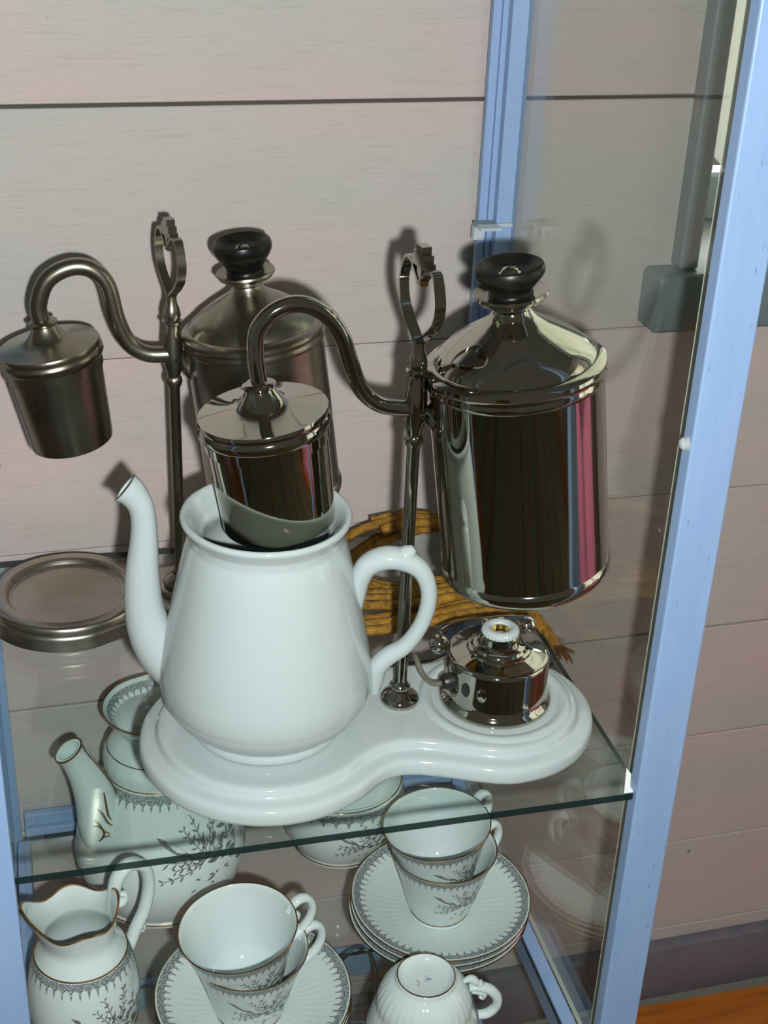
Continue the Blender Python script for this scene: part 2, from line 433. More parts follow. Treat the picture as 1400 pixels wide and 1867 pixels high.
# ------------------------------------------------------------------ the room
ZF = -.6271; WROT = .0202
wall = thing('wall_back', '', '', (0, .3817, 0), WROT); del wall['label']; del wall['category']; struct(wall)
b_ = boxbm(-1.6, .168, .018, .05, ZF, 1.7); o = link('wall_core', b_, GAP, wall, smooth=False)
b_ = boxbm(.168, 1.44, .018, .05, ZF, .16); o = link('wall_core', b_, GAP, wall, smooth=False)
joints = [ZF, -.5386, -.4183, -.2819, -.1538, -.0057, .1540, .3402, .520, .690, .850, 1.02, 1.19, 1.36, 1.53, 1.70]
for i, (z0, z1) in enumerate(zip(joints, joints[1:])):
    spans = [(-1.6, 1.44)] if z1 <= .16 else [(-1.6, .1665)]
    for (xa, xb) in spans:
        gp = ((.0006, .0012), (.0012, .0006), (.0006, .0012), (.0012, .0010), (.0010, .0004), (.0004, .0004), (.0004, .0014))[i] if i < 7 else (.0014, .0012)
        b_ = boxbm(xa, xb, random.uniform(0, .0008), .019, z0+gp[0], z1-gp[1], .0006)
        link('plank', b_, PLANK if z0 > .1 else PLANKPINK_LIFT, wall, smooth=False)
base = struct(link('baseboard_back', boxbm(-1.6, 1.43, -.016, .0, ZF, -.5533, .003, 2), BASEB, None)); base.location = (0, .3817, 0); base.rotation_euler = (0, 0, WROT)
floor = thing('floor', '', '', (0, 0, ZF)); del floor['label']; del floor['category']; struct(floor)
link('subfloor', boxbm(-1.6, 1.44, -2.4, .37, -.03, -.012), GAP, floor, smooth=False)
y = .366
while y > -2.28:
    w = .112
    link('floorboard', boxbm(-1.6, 1.44, y-w+.0012, y-.0012, -.014, random.uniform(-.0006, 0), .001), FLOOR, floor, smooth=False); y -= w

# unseen rug added in front of the cabinet to darken reflections in the metal
REFLECT_RUG, nt, p = plain('reflection_rug_stripes', rgb(116, 114, 94), .95)
tc = N(nt, 'ShaderNodeTexCoord'); sx = N(nt, 'ShaderNodeSeparateXYZ'); nt.links.new(tc.outputs['Object'], sx.inputs[0])
nz = N(nt, 'ShaderNodeTexNoise', noise_dimensions='1D'); nz.inputs['Scale'].default_value = 9.0; nz.inputs['Detail'].default_value = 2
nt.links.new(sx.outputs[0], nz.inputs['W'])
nt.links.new(ramp(nt, nz.outputs[0], [(.35, rgb(104, 132, 120)), (.46, rgb(124, 122, 98)), (.55, rgb(134, 106, 80)), (.66, rgb(92, 96, 82))]).outputs[0], p.inputs['Base Color'])
rug = link('added_reflection_rug', boxbm(-1.45, 1.25, -2.3, -.30, 0, .007, .002), REFLECT_RUG, None, (0, 0, ZF+.0002), smooth=False)
tag(rug, 'olive striped rug added out of view to darken reflections in the metal', 'rug')

# window beside the cabinet
win = thing('window_1', '', '', (0, .3817, 0), WROT); del win['label']; del win['category']; struct(win)
link('casing', boxbm(.1635, .1800, -.016, .02, .207, 1.45, .002, 2), SLATE, win, smooth=False)
link('casing_inner_bead', boxbm(.1800, .1815, -.004, .05, .207, 1.45, .001), SLATE, win, smooth=False)
link('reveal', boxbm(.1815, .1845, .0, .16, .207, 1.45), SLATE, win, smooth=False)
link('casing', boxbm(1.21, 1.25, -.016, .02, .207, 1.45, .002, 2), SLATE, win, smooth=False)
link('reveal', boxbm(1.196, 1.21, .0, .16, .207, 1.45), SLATE, win, smooth=False)
link('casing', boxbm(.150, 1.26, -.016, .02, 1.45, 1.50, .002, 2), SLATE, win, smooth=False)
bm = boxbm(.1400, 1.28, -.030, .17, .158, .2065, .005, 3); link('window_sill', bm, SLATE, win)
for (x0, x1, z0, z1) in ((.191, .23, .207, 1.45), (1.16, 1.196, .207, 1.45), (.68, .72, .207, 1.45), (.23, 1.16, .207, .25), (.23, 1.16, 1.41, 1.45), (.23, 1.16, .82, .85)):
    link('sash_bar', boxbm(x0, x1, .11, .14, z0, z1, .003), SLATE, win, smooth=False)
for (x0, x1) in ((.23, .68), (.72, 1.16)):
    for (z0, z1) in ((.25, .82), (.85, 1.41)): link('pane', boxbm(x0, x1, .123, .127, z0, z1), GLASS, win, smooth=False)
def cloth(name, mat, x0, x1, ztop, zbot, yc, amp, waves, thick=.0015):
    bm = bmesh.new(); nu, nv = 90, 24; F = []; 
    for side in (0, 1):
        g = []
        for i in range(nu+1):
            u = i/nu; x = x0+(x1-x0)*u; col_ = []
            zb = zbot(u) if callable(zbot) else zbot; zt_ = ztop(u) if callable(ztop) else ztop
            for j in range(nv+1):
                v = j/nv; yy = yc + amp*math.sin(u*waves*2*PI + .6*math.sin(v*2))*(.5+.5*v) + side*thick
                col_.append(bm.verts.new((x, yy, zt_+(zb-zt_)*v)))
            g.append(col_)
        F.append(g)
    for s, g in enumerate(F):
        for i in range(nu):
            for j in range(nv):
                q = (g[i][j], g[i+1][j], g[i+1][j+1], g[i][j+1]); bm.faces.new(q if s == 0 else q[::-1])
    a, b = F
    for j in range(nv):
        bm.faces.new((a[0][j], a[0][j+1], b[0][j+1], b[0][j])); bm.faces.new((a[nu][j], b[nu][j], b[nu][j+1], a[nu][j+1]))
    for i in range(nu):
        bm.faces.new((a[i][nv], a[i+1][nv], b[i+1][nv], b[i][nv])); bm.faces.new((a[i][0], b[i][0], b[i+1][0], a[i+1][0]))
    o = link(name, bm, mat, None, sharp=60); o.location = (0, .3817, 0); o.rotation_euler = (0, 0, WROT); return o
cn = cloth('net_curtain', LACECLOTH, .186, .98, 1.38, lambda u: .325 - .75*min(u*1.0, .12) - .02*abs(math.sin(u*40)), .040, .006, 13)
tag(cn, 'cream net curtain with a slanting hem in the window beside the cabinet', 'curtain')
# the side wall with its tall curtained window
WX = 1.45; wr = thing('wall_right', '', '', (WX, 0, 0)); del wr['label']; del wr['category']; struct(wr)
for (ya, yb, za, zb) in ((-1.6, -.90, ZF, 1.7), (.10, .40, ZF, 1.7), (-.90, .10, 1.25, 1.7), (-.90, .10, ZF, -.58)):
    link('wall_board', boxbm(0, .05, ya, yb, za, zb), PLANK, wr, smooth=False)
w2 = thing('window_2', '', '', (WX, 0, 0)); del w2['label']; del w2['category']; struct(w2)
for (ya, yb, za, zb) in ((-.93, -.89, -.60, 1.28), (.09, .13, -.60, 1.28), (-.93, .13, 1.24, 1.28), (-.93, .13, -.61, -.57), (-.42, -.38, -.57, 1.24), (-.89, .09, .40, .43)):
    link('casing', boxbm(-.012, .06, ya, yb, za, zb, .002), SLATE, w2, smooth=False)
for (ya, yb) in ((-.89, -.42), (-.38, .09)):
    for (za, zb) in ((-.57, .40), (.43, 1.24)): link('pane', boxbm(.040, .044, ya, yb, za, zb), GLASS, w2, smooth=False)
def side_cloth(name, mat, y0, y1, ztop, zbot, off, amp, waves, label):
    o = cloth(name, mat, y0, y1, ztop, zbot, 0, amp, waves); o.location = (WX+off, 0, 0); o.rotation_euler = (0, 0, R_(90)); return tag(o, label, 'curtain')
side_cloth('net_curtain', LACECLOTH, -.90, .10, 1.26, lambda u: -.30 + .20*abs(2*u-1), -.030, .010, 16, 'white net curtain in the side window facing the cabinet')
side_cloth('pink_curtain', PINKCLOTH, -.90, .10, lambda u: -.18 + .16*abs(math.sin(u*7)), -.60, -.055, .014, 17, 'pink cotton curtain hanging in folds in the side window')
# ------------------------------------------------------------------ display cabinet
XL, XR, YB, ZL = -.3925, .0155, .360, -.2728       # glass planes, back, lower shelf
cab = thing('display_cabinet', 'blue painted wooden display cabinet with clear glass sides', 'cabinet', (-.18, .18, ZF))
def cpart(name, bm, mat, **kw):
    bmesh.ops.translate(bm, verts=bm.verts[:], vec=(.18, -.18, -ZF)); return link(name, bm, mat, cab, **kw)
ZT = .95
for x0, x1 in ((-.0062, .0207), (-.4029, -.3760)):
    cpart('front_post', boxbm(x0, x1, -.0045, .0065, ZF, ZT, .0012, 2), BLUE, smooth=False)
for s in (0, 1):
    def X(a): return a if s == 0 else -.396-a
    bm = bmesh.new()
    for (xa, xb, ya, yb) in ((-.0095, .0205, .366, .3725), (.0005, .0126, .3535, .366), (-.0035, .0005, .362, .366), (.0126, .0205, .3665, .3735)):
        x0, x1 = sorted((X(xa), X(xb))); v, f = box(bm, x0, x1, ya, yb, ZF, ZT)
    cpart('back_post', bm, BLUE, smooth=False)
# rails round the bottom of the glazed part, and the lower stretchers
def rail(name, x0, x1, y0, y1, z0, z1): return cpart(name, boxbm(x0, x1, y0, y1, z0, z1, .0015, 2), BLUE, smooth=False)
rail('back_rail', -.383, .0005, .3615, .3690, -.2805, -.2545); rail('back_rail', -.383, .0005, .3560, .3615, -.2805, -.2660)
rail('side_rail', .0015, .0124, .010, .3535, -.300, -.2745); rail('side_rail', -.3902, -.3790, .010, .3535, -.300, -.2745)
rail('stretcher', -.383, .0005, .356, .3690, -.5024, -.4740)
rail('side_stretcher', .0015, .0124, .010, .3535, -.5024, -.4740); rail('side_stretcher', -.3902, -.3790, .010, .3535, -.5024, -.4740)
rail('front_rail', -.376, -.0062, -.0045, .0065, -.5024, -.4740)
rail('top_rail', -.376, -.0062, -.0045, .0065, .92, ZT); rail('top_rail', -.383, .0005, .356, .3690, .92, ZT)
def sheet(name, x0, x1, y0, y1, z0, z1, axis, face, edge):
    bm = bmesh.new(); v, fs = box(bm, x0, x1, y0, y1, z0, z1); bm.normal_update()
    for f in fs: f.material_index = 0 if abs(f.normal[axis]) > .9 else 1
    return bm, [face, edge]
for x0 in (.0128, XL-.0035):
    bm, ms = sheet('', x0, x0+.0035, .0460, .3660, -.2745, ZT, 0, GLASS, EDGE_PALE); cpart('side_pane', bm, ms, smooth=False)
def shelf(z, label):
    bm, ms = sheet('', -.3845, 0.0, 0.0, YB-.0045, -.005, 0, 2, SHELFGLASS, EDGE_DARK)
    bmesh.ops.translate(bm, verts=bm.verts[:], vec=(.19, -.18, 0))
    o = link('glass_shelf', bm, ms, None, (-.19, .18, z), smooth=False); return tag(o, label, 'shelf', 'glass shelves of the cabinet')
fs_up = shelf(0, 'clear glass shelf with dark green front edge carrying the two coffee makers')
fs_lo = shelf(ZL, 'clear glass shelf carrying the printed tea set')
fs_bo = shelf(-.4690, 'lowest clear glass shelf under the tea set carrying a wire stand')
def bracket(x, y, z, sx, sy, m=CLIP):
    bm = bmesh.new()
    for a in ((x, x+sx*.028, y, y+sy*.010, z-.0028, z-.0004), (x+sx*.012, x+sx*.028, y+sy*.010, y+sy*-.010, z-.0028, z-.0004), (x+sx*.022, x+sx*.030, y, y+sy*.006, z-.012, z-.0028)):
        box(bm, *(sorted(a[:2])+sorted(a[2:4])+list(a[4:])))
    cpart('shelf_bracket', bm, m, smooth=False)
for z in (.2560, -.005):
    bracket(.0122, .3500, z, -1, 1); bracket(-.390, .3500, z, 1, 1)
bm = lathe([(0, 0), (.0042, 0), (.0042, .0006), (.0036, .0010), (.0036, .0022), (.0022, .0038), (0, .0042)], 20, M=Matrix.Translation((-.0062, .001, .2372)) @ Matrix.Rotation(R_(-90), 4, 'Y'))
cpart('shelf_peg', bm, CLIP)
bm = bmesh.new(); q = [(-.0012, .0230), (-.0122, .0006), (-.0064, .0006), (-.0002, .0110)]
lo_ = [bm.verts.new((x, y_, .0002)) for x, y_ in q]; hi_ = [bm.verts.new((x, y_, .0009)) for x, y_ in q]
bm.faces.new(lo_[::-1]); bm.faces.new(hi_)
for i in range(4): bm.faces.new((lo_[i], lo_[(i+1) % 4], hi_[(i+1) % 4], hi_[i]))
cpart('shelf_clip', bm, WHITECLIP, smooth=False)

# ------------------------------------------------------------------ balance coffee makers
def inset_loop(P, d):
    n = len(P); out = []
    for i in range(n):
        a, b = Vector(P[i-1]), Vector(P[(i+1) % n]); t = (b-a).normalized(); nx, ny = -t.y, t.x
        out.append((P[i][0]+nx*d, P[i][1]+ny*d))
    return out
def tray_outline(c1, r1, c2, r2, front, back, n=150):
    """counter-clockwise outline of a two-lobed tray; front / back = waist points"""
    pts = []
    def arc(c, r, a0, a1, k):
        for i in range(k+1):
            a = R_(a0+(a1-a0)*i/k); pts.append((c[0]+r*math.cos(a), c[1]+r*math.sin(a)))
    arc(c2, r2, -105, 118, 12); pts.append(back); arc(c1, r1, 66, 303, 14); pts.append(front)
    C = catmull(pts, 5, True); return [(x, y_) for x, y_ in C]
def tray(outline, prof, org):
    """prof = [(inset, z)...] bottom to top"""
    bm = bmesh.new(); rings = []
    for d, z in prof: rings.append([bm.verts.new((x-org[0], y_-org[1], z-org[2])) for x, y_ in inset_loop(outline, d)])
    n = len(outline)
    for a, b in zip(rings, rings[1:]):
        for i in range(n): bm.faces.new((a[i], a[(i+1) % n], b[(i+1) % n], b[i]))
    bm.faces.new(rings[0][::-1]); bm.faces.new(rings[-1]); return bm
def lyre_bm(cx, cy, z0, s):
    """flat strip bent to a lyre loop standing in the YZ plane, with a stepped crest"""
    bm = bmesh.new(); W = .0029
    def strip(P, th=.0009):
        C = catmull(P, 5); n = len(C); rg = []
        for i in range(n):
            a = Vector(C[max(i-1, 0)]); b = Vector(C[min(i+1, n-1)]); t = (b-a).normalized(); nx, nz = -t.y, t.x
            y_, z = C[i]
            rg.append([bm.verts.new((cx+sx*W, cy+(y_+nx*sg*th)*s, z0+(z+nz*sg*th)*s)) for sx, sg in ((-1, -1), (1, -1), (1, 1), (-1, 1))])
        for a, b in zip(rg, rg[1:]):
            for j in range(4): bm.faces.new((a[j], a[(j+1) % 4], b[(j+1) % 4], b[j]))
        bm.faces.new(rg[0][::-1]); bm.faces.new(rg[-1])
    for sg in (-1, 1):
        strip([(0, 0), (sg*.004, .005), (sg*.014, .012), (sg*.0225, .0205), (sg*.0255, .031), (sg*.0235, .0395)])
        strip([(sg*.0235, .0395), (sg*.019, .047), (sg*.012, .0475), (sg*.006, .043), (0, .0375)])
    for (hw, a, b) in ((.0105, .0465, .0505), (.0075, .0505, .0545), (.0040, .0545, .0585)):
        box(bm, cx-W, cx+W, cy-hw*s, cy+hw*s, z0+a*s, z0+b*s)
    box(bm, cx-W*.8, cx+W*.8, cy-.003*s, cy+.003*s, z0+.036*s, z0+.048*s)
    return bm
def axisM(p, th): return Matrix.Translation(p) @ Matrix.Rotation(-th, 4, 'Y')
def rel(bm, org): bmesh.ops.translate(bm, verts=bm.verts[:], vec=(-org[0], -org[1], -org[2])); return bm

TANK = [(0, -.004), (.045, -.004), (.050, -.003), (.0527, .0005), (.0531, .004), (.0524, .0065), (.0516, .0075), (.0514, .011), (.0511, .1255), (.0520, .1265), (.0524, .1285), (.0517, .1305), (.0517, .1325), (.0526, .1340), (.0524, .1362),
        (.0500, .1383), (.0466, .1392), (.0458, .1402), (.0450, .1420), (.0390, .1472), (.0290, .1540), (.0200, .1592), (.0140, .1630), (.0112, .1665), (.0106, .1685), (.0120, .1700), (.0118, .1712), (.0150, .1722), (.0195, .1745), (.0214, .1772), (.0210, .1788), (.0198, .1782), (.0165, .1765), (.0135, .1752), (0, .1752)]
KNOB = [(0, .1752), (.0122, .1752), (.0128, .1768), (.0126, .1782), (.0120, .1790), (.0128, .1808), (.0152, .1838), (.0180, .1868), (.0196, .1895), (.0199, .1918), (.0190, .1940), (.0174, .1946), (.0156, .1936), (.0130, .1912), (.0095, .1898), (0, .1894)]
def filter_prof(rb, rt_, rl):
    return [(0, 0), (rb-.0018, 0), (rb-.0004, .0010), (rb, .003), (rt_, .0500), (rt_+.0001, .0530), (rt_+.0013, .0538), (rt_+.0015, .0605), (rl-.0010, .0612), (rl, .0632), (rl+.0001, .0652)]
def lid_prof(rl):
    return [(rl+.0001, .0652), (rl-.0003, .0672), (rl-.0012, .0682), (rl-.0008, .0705), (rl-.0014, .0718), (rl-.0050, .0724), (.0240, .0738), (.0210, .0745), (.0175, .0752), (.0140, .0768), (.0112, .0795), (.0090, .0828), (.0080, .0850), (.0094, .0862), (.0096, .0874), (.0080, .0884), (.0064, .0892), (0, .0892)]
def coffee_maker(name, label, cfg):
    ox, oy, oz = org = cfg['pole']; M = cfg['metal']; c = thing(name, label, 'coffee maker', (ox, oy, cfg['zs']), 0, 'balance coffee makers on the glass shelf')
    org = (ox, oy, cfg['zs'])
    ol = tray_outline(*cfg['outline']); tr = link('base_tray', tray(ol, cfg['tray_prof'], org), cfg['traymat'], c, sharp=50)
    for (x, y_, prof) in cfg['wells']:
        link('tray_ring', rel(lathe(prof, 80, M=Matrix.Translation((x, y_, 0))), org), cfg['traymat'], tr)
    k = cfg['ks']; zt = oz; H = cfg['H']
    foot = [(0, 0), (.0122, 0), (.0128, .0015), (.0124, .0035), (.0104, .0058), (.0070, .0078), (.0054, .0090), (.0064, .0105), (.0064, .0120), (.0046, .0140), (.0040, .0170), (.0039, H-.026), (.0052, H-.0235), (.0058, H-.021), (.0052, H-.0185), (.0044, H-.0175)]
    pole = link('pole', rel(lathe(foot, 32, M=Matrix.Translation((ox, oy, zt))), org), M, c)
    sl = [(.0044, H-.0175), (.0052, H-.0140), (.0066, H-.009), (.0068, H-.002), (.0062, H+.008), (.0055, H+.016), (.0054, H+.0195), (.0068, H+.0205), (.0068, H+.0222), (.0054, H+.0235), (.0060, H+.0265), (.0050, H+.031), (.0036, H+.035), (.0034, H+.0395), (0, H+.0405)]
    link('pivot_sleeve', rel(lathe(sl, 32, M=Matrix.Translation((ox, oy, zt))), org), M, c)
    link('pivot_screw', rel(lathe([(0, 0), (.0022, 0), (.0018, .0012), (0, .0014)], 16, M=Matrix.Translation((ox+.0025, oy-.0062, zt+H-.004)) @ Matrix.Rotation(R_(90), 4, 'X')), org), BLACKWOOD if cfg.get('pin') else M, c)
    lb = lyre_bm(ox, oy, zt+H+.037, cfg['lyre']); bmesh.ops.rotate(lb, verts=lb.verts[:], cent=(ox, oy, 0), matrix=Matrix.Rotation(R_(cfg['lrot']), 3, 'Z'))
    link('lyre_handle', rel(lb, org), M, c, sharp=30)
    # tank, hung on its trunnion
    tp, th = cfg['tank']; TM = axisM(tp, th); sc = cfg['tscale']
    tk = link('tank', rel(lathe([(r*sc, z*sc) for r, z in TANK], 112, M=TM), org), M, c)
    kb = [(r*cfg['kn'], (z-.1752)*cfg['knh']+.1752*sc) for r, z in KNOB]
    link('knob', rel(lathe(kb, 48, M=TM), org), BLACKWOOD, tk)
    top = kb[-1][1]
    link('knob_screw', rel(lathe([(0, top), (.0062, top), (.0066, top+.0006), (.0050, top+.0018), (.0048, top+.0022), (.0032, top+.0032), (0, top+.0036)], 24, M=TM), org), M, tk)
    bm = boxbm(-.0045, .0045, -.0004, .0004, top+.0031, top+.0040); bmesh.ops.rotate(bm, verts=bm.verts[:], cent=(0, 0, 0), matrix=Matrix.Rotation(.9, 3, 'Z')); bmesh.ops.transform(bm, matrix=TM, verts=bm.verts[:])
    link('screw_slot', rel(bm, org), BLACKWOOD, tk, smooth=False)
    # trunnion between sleeve and tank
    side = TM @ Vector((-.0510*sc, 0, .106*sc))
    link('trunnion', rel(sweep([(ox+.004, oy, zt+H, .0042), ((ox+side.x)/2+.002, oy, (zt+H+side.z)/2, .0040), (side.x+.003, side.y, side.z, .0052)], 14, 4), org), M, c)
    # filter cup and siphon tube
    fp_, fth = cfg['cup']; FM = axisM(fp_, fth); rb, rt2, rl = cfg['cupr']
    cu = link('filter_cup', rel(lathe(filter_prof(rb, rt2, rl), 88, M=FM), org), M, c)
    link('filter_lid', rel(lathe(lid_prof(rl), 88, M=FM), org), M, cu)
    y0 = fp_[1]; pts = cfg['tube']; n = len(pts)
    link('siphon_tube', rel(sweep([(x, y0+(oy-y0)*i/(n-1), z, cfg['tr']) for i, (x, z) in enumerate(pts)], 20, 6), org), cfg.get('tubemat', M), c)
    return c
ZTR = .020
TH = R_(7.95)
A = dict(pole=(-.1313, .0949, ZTR), zs=0, metal=NICKEL, traymat=PORC, H=.207, ks=1., lyre=1.0, lrot=8,
    outline=((-.2185, .0905), .0800, (-.0710, .0868), .0665, (-.1420, .0420), (-.1430, .1480)),
    tray_prof=[(.0060, 0), (.0025, .0004), (.0006, .0018), (0, .0040), (.0001, .0090), (.0008, .0112), (.0024, .0126), (.0050, .0132), (.0085, .0137), (.0098, .0142), (.0106, .0156), (.0112, .0180), (.0122, .0194), (.0140, .0199), (.0170, .0200)],
    wells=[(-.0695, .0868, [(.0405, .0199), (.0420, .0203), (.0440, .0215), (.0458, .0218), (.0476, .0214), (.0492, .0203), (.0500, .0199)])],
    tank=((-.0568, .0885, .1196), TH), tscale=1.0, kn=1.0, knh=1.0, cup=((-.2112, .0908, .1616), TH), cupr=(.0330, .0343, .0382),
    tube=[(-.2228, .2475), (-.2245, .2590), (-.2250, .2665), (-.2239, .2790), (-.2149, .2895), (-.2014, .2932), (-.1876, .2876), (-.1775, .2750), (-.1715, .2584), (-.1646, .2408), (-.1530, .2299), (-.1366, .2260), (-.1313, .2265)], tr=.0048)
cmA = coffee_maker('balance_coffee_maker', 'polished nickel balance coffee maker with tank and filter cup on a white porcelain base', A)
B = dict(pole=(-.2515, .2700, .018), zs=0, metal=PEWTER, traymat=PEWTERL, H=.1815, ks=.95, lyre=.93, lrot=12, pin=True,
    outline=((-.3330, .2770), .0575, (-.2000, .2720), .0540, (-.2640, .2420), (-.2640, .3080)),
    tray_prof=[(.0020, 0), (.0, .0008), (0, .0030), (.0008, .0050), (.0006, .0090), (.0014, .0112), (.0030, .0124), (.0050, .0128), (.0090, .0130), (.0120, .0130)],
    wells=[(-.3330, .2770, [(0, .0134), (.0385, .0134), (.0402, .0137), (.0416, .0150), (.0428, .0172), (.0440, .0180), (.0460, .0182), (.0512, .0180), (.0532, .0174), (.0543, .0162), (.0548, .0140), (.0548, .0100)]),
           (-.2000, .2720, [(0, .0176), (.0400, .0178), (.0480, .0176), (.0500, .0160), (.0506, .0100)]),
           (-.2515, .2700, [(0, .0178), (.0120, .0178), (.0150, .0172), (.0165, .0150), (.0170, .0100)])],
    tank=((-.1820, .2700, .0900), R_(7.0)), tscale=.925, kn=1.0, knh=1.25, cup=((-.3215, .2700, .1385), R_(9.0)), cupr=(.0278, .0312, .0346),
    tube=[(-.3345, .2180), (-.3362, .2260), (-.3371, .2369), (-.3307, .2525), (-.3164, .2607), (-.3027, .2594), (-.2928, .2479), (-.2880, .2251), (-.2806, .2074), (-.2682, .1989), (-.2515, .1980)], tr=.0058)
cmB = coffee_maker('balance_coffee_maker', 'dull pewter balance coffee maker with empty metal base tray behind the porcelain pot', B)

# ------------------------------------------------------------------ white porcelain coffee pot
PB = (-.2191, .0908, .0201)
pot = thing('coffee_pot', 'plain white porcelain coffee pot with curved spout and ear handle, without lid', 'coffee pot', PB)
PP = [(0, .003), (.040, .003), (.044, 0), (.0470, .0002), (.0482, .0022), (.0484, .0060), (.0480, .0080), (.0520, .0105), (.0590, .0175), (.0638, .0260), (.0655, .0345), (.0648, .0450), (.0615, .0640), (.0575, .0840), (.0535, .1030), (.0498, .1190), (.0474, .1280), (.0461, .1315), (.0455, .1335), (.0459, .1355), (.0456, .1370), (.0462, .1390), (.0480, .1425), (.0496, .1446), (.0500, .1462), (.0494, .1478), (.0478, .1482), (.0460, .1470), (.0430, .1430), (.0400, .1385), (.0385, .1360), (.0372, .1352), (.0366, .1335), (.0370, .1300), (.0420, .1250), (.0480, .1080), (.0560, .0680), (.0600, .0400), (.0560, .0200), (.0450, .0100), (0, .0080)]
link('body', lathe(PP, 112), PORC, pot, sharp=60)
AZ = R_(-14)
def rp(a, z, az=AZ, off=0): return (a*math.cos(az)-off*math.sin(az), a*math.sin(az)+off*math.cos(az), z-PB[2])
sp = [(-.046, .050, .0150), (-.0600, .0640, .0158), (-.0690, .0800, .0142), (-.0732, .0990, .0120), (-.0736, .1220, .0103), (-.0717, .1450, .0083), (-.0713, .1590, .0074), (-.0728, .1695, .0076), (-.0770, .1770, .0086), (-.0812, .1808, .0098)]
link('spout', sweep([rp(a, z)+(r,) for a, z, r in sp], 22, 6, up_hint=(math.sin(-AZ), math.cos(AZ), 0), flat=.92, hollow=.012), PORC, pot, sharp=60)
hd = [(.0545, .1040, .0032), (.0545, .1130, .0050), (.0555, .1245, .0062), (.0600, .1345, .0068), (.0700, .1398, .0070), (.0820, .1388, .0066), (.0925, .1310, .0056), (.0972, .1160, .0050), (.0945, .0970, .0049), (.0855, .0800, .0051), (.0745, .0708, .0058), (.0685, .0630, .0060), (.0675, .0530, .0048), (.0672, .0440, .0030)]
bm = sweep([rp(a, z)+(r,) for a, z, r in hd], 18, 6, up_hint=(math.sin(-AZ), math.cos(AZ), 0), flat=1.15)
sweep([rp(.0770, .1370)+(.0066,), rp(.0812, .1415)+(.0062,), rp(.0846, .1450)+(.0046,), rp(.0868, .1472)+(.0022,)], 14, 4, bm=bm)
link('handle', bm, PORC, pot, sharp=60)

# ------------------------------------------------------------------ electric heater on the porcelain base
HB = (-.0695, .0868, .0201)
ht = thing('electric_heater', 'round polished nickel electric heater with white porcelain socket ring on the porcelain base', 'heater', HB)
hp = [(0, 0), (.0355, 0), (.0366, .0012), (.0367, .0030), (.0360, .0048), (.0345, .0062), (.0337, .0075), (.0331, .0100), (.0328, .0335), (.0325, .0352), (.0316, .0362), (.0300, .0366), (.0215, .0378), (.0206, .0382), (.0202, .0396), (.0192, .0402), (.0180, .0404), (.0174, .0412), (.0170, .0424), (.0140, .0430), (.0130, .0440), (.0126, .0492), (.0118, .0500), (0, .0500)]
hb = link('heater_body', lathe(hp, 96), NICKEL, ht)
def knurl(x, y_, z, t):
    r = math.hypot(x, y_); f = 1 + (.022*math.cos(t*30) if r > .0095 else 0); return (x*f, y_*f, z)
link('socket_ring', lathe([(.0058, .0470), (.0058, .0528), (.0066, .0540), (.0085, .0546), (.0105, .0540), (.0117, .0526), (.0119, .0505), (.0112, .0494), (.0058, .0470)], 180, mod=knurl), PORC, ht, sharp=70)
bm = bmesh.new()
for i in range(3): 
    t_ = torus_bm(.0054, .0009, .0515-.0017*i, 32, 8); me_ = bpy.data.meshes.new('tmp'); t_.to_mesh(me_); bm.from_mesh(me_); bpy.data.meshes.remove(me_); t_.free()
lathe([(.0056, .0495), (.0050, .0490), (0, .0490)], 32, bm=bm)
link('brass_thread', bm, BRASS, ht)
for az, ln in ((R_(-20), .012), (R_(195), .012)):
    c_, s_ = math.cos(az), math.sin(az)
    link('spring_clip', sweep([(.0118*c_, .0118*s_, .050, .0009), (.0140*c_, .0140*s_, .0455, .0010), (.0180*c_, .0180*s_, .0418, .0010), (.0215*c_, .0215*s_, .0392, .0009)], 8, 4), CHROME, ht)
for az in (R_(215), R_(235)):
    M = Matrix.Rotation(az, 4, 'Z') @ Matrix.Translation((.0326, 0, .022)) @ Matrix.Rotation(R_(90), 4, 'Y') @ Matrix.Diagonal((1.6, 1, 1, 1))
    link('vent_slot', lathe([(0, 0), (.0030, 0), (.0032, .0006), (.0028, .0009), (0, .0008)], 20, M=M), NICKEL if az > 4 else PLUG, ht)
for az in (R_(190), R_(6)):
    M = Matrix.Rotation(az, 4, 'Z') @ Matrix.Translation((.0315, 0, .021)) @ Matrix.Rotation(R_(90), 4, 'Y')
    link('terminal_plug', lathe([(0, 0), (.0055, 0), (.0055, .005), (.0042, .0075), (0, .0078)], 20, M=M), PLUG, ht)
bm = bmesh.new()
lever = [(-.0285, .0330, .0300, .0012), (-.0272, .0345, .0330, .0013), (-.0150, .0400, .0335, .0013), (.0100, .0420, .0335, .0013), (.0320, .0420, .0315, .0012)]
lv = link('counterweight_lever', sweep(lever, 10, 4), CHROME, ht)
for (x, y_, z) in ((-.0290, .0340, .0225), (.0345, .0420, .0250)):
    link('counterweight_ball', lathe([(.0068*math.sin(PI*i/14) if 0 < i < 14 else 0, -.0068*math.cos(PI*i/14)) for i in range(15)], 28, M=Matrix.Translation((x, y_, z))), CHROME, lv)
link('lever_post', lathe([(.0030, .0), (.0030, .006), (.0024, .008), (.0024, .034), (0, .035)], 16, M=Matrix.Translation((.004, .0415, -.0001))), CHROME, lv)
flex = [(-.0385, -.0065, .0205, .0016), (-.0440, -.0030, .0185, .0018), (-.0480, .0060, .0200, .0018), (-.0500, .0180, .0260, .0017), (-.0470, .0320, .0150, .0017), (-.0440, .0500, .0060, .0017)]
link('flex_lead', sweep(flex, 10, 6), WIREGREY, ht)

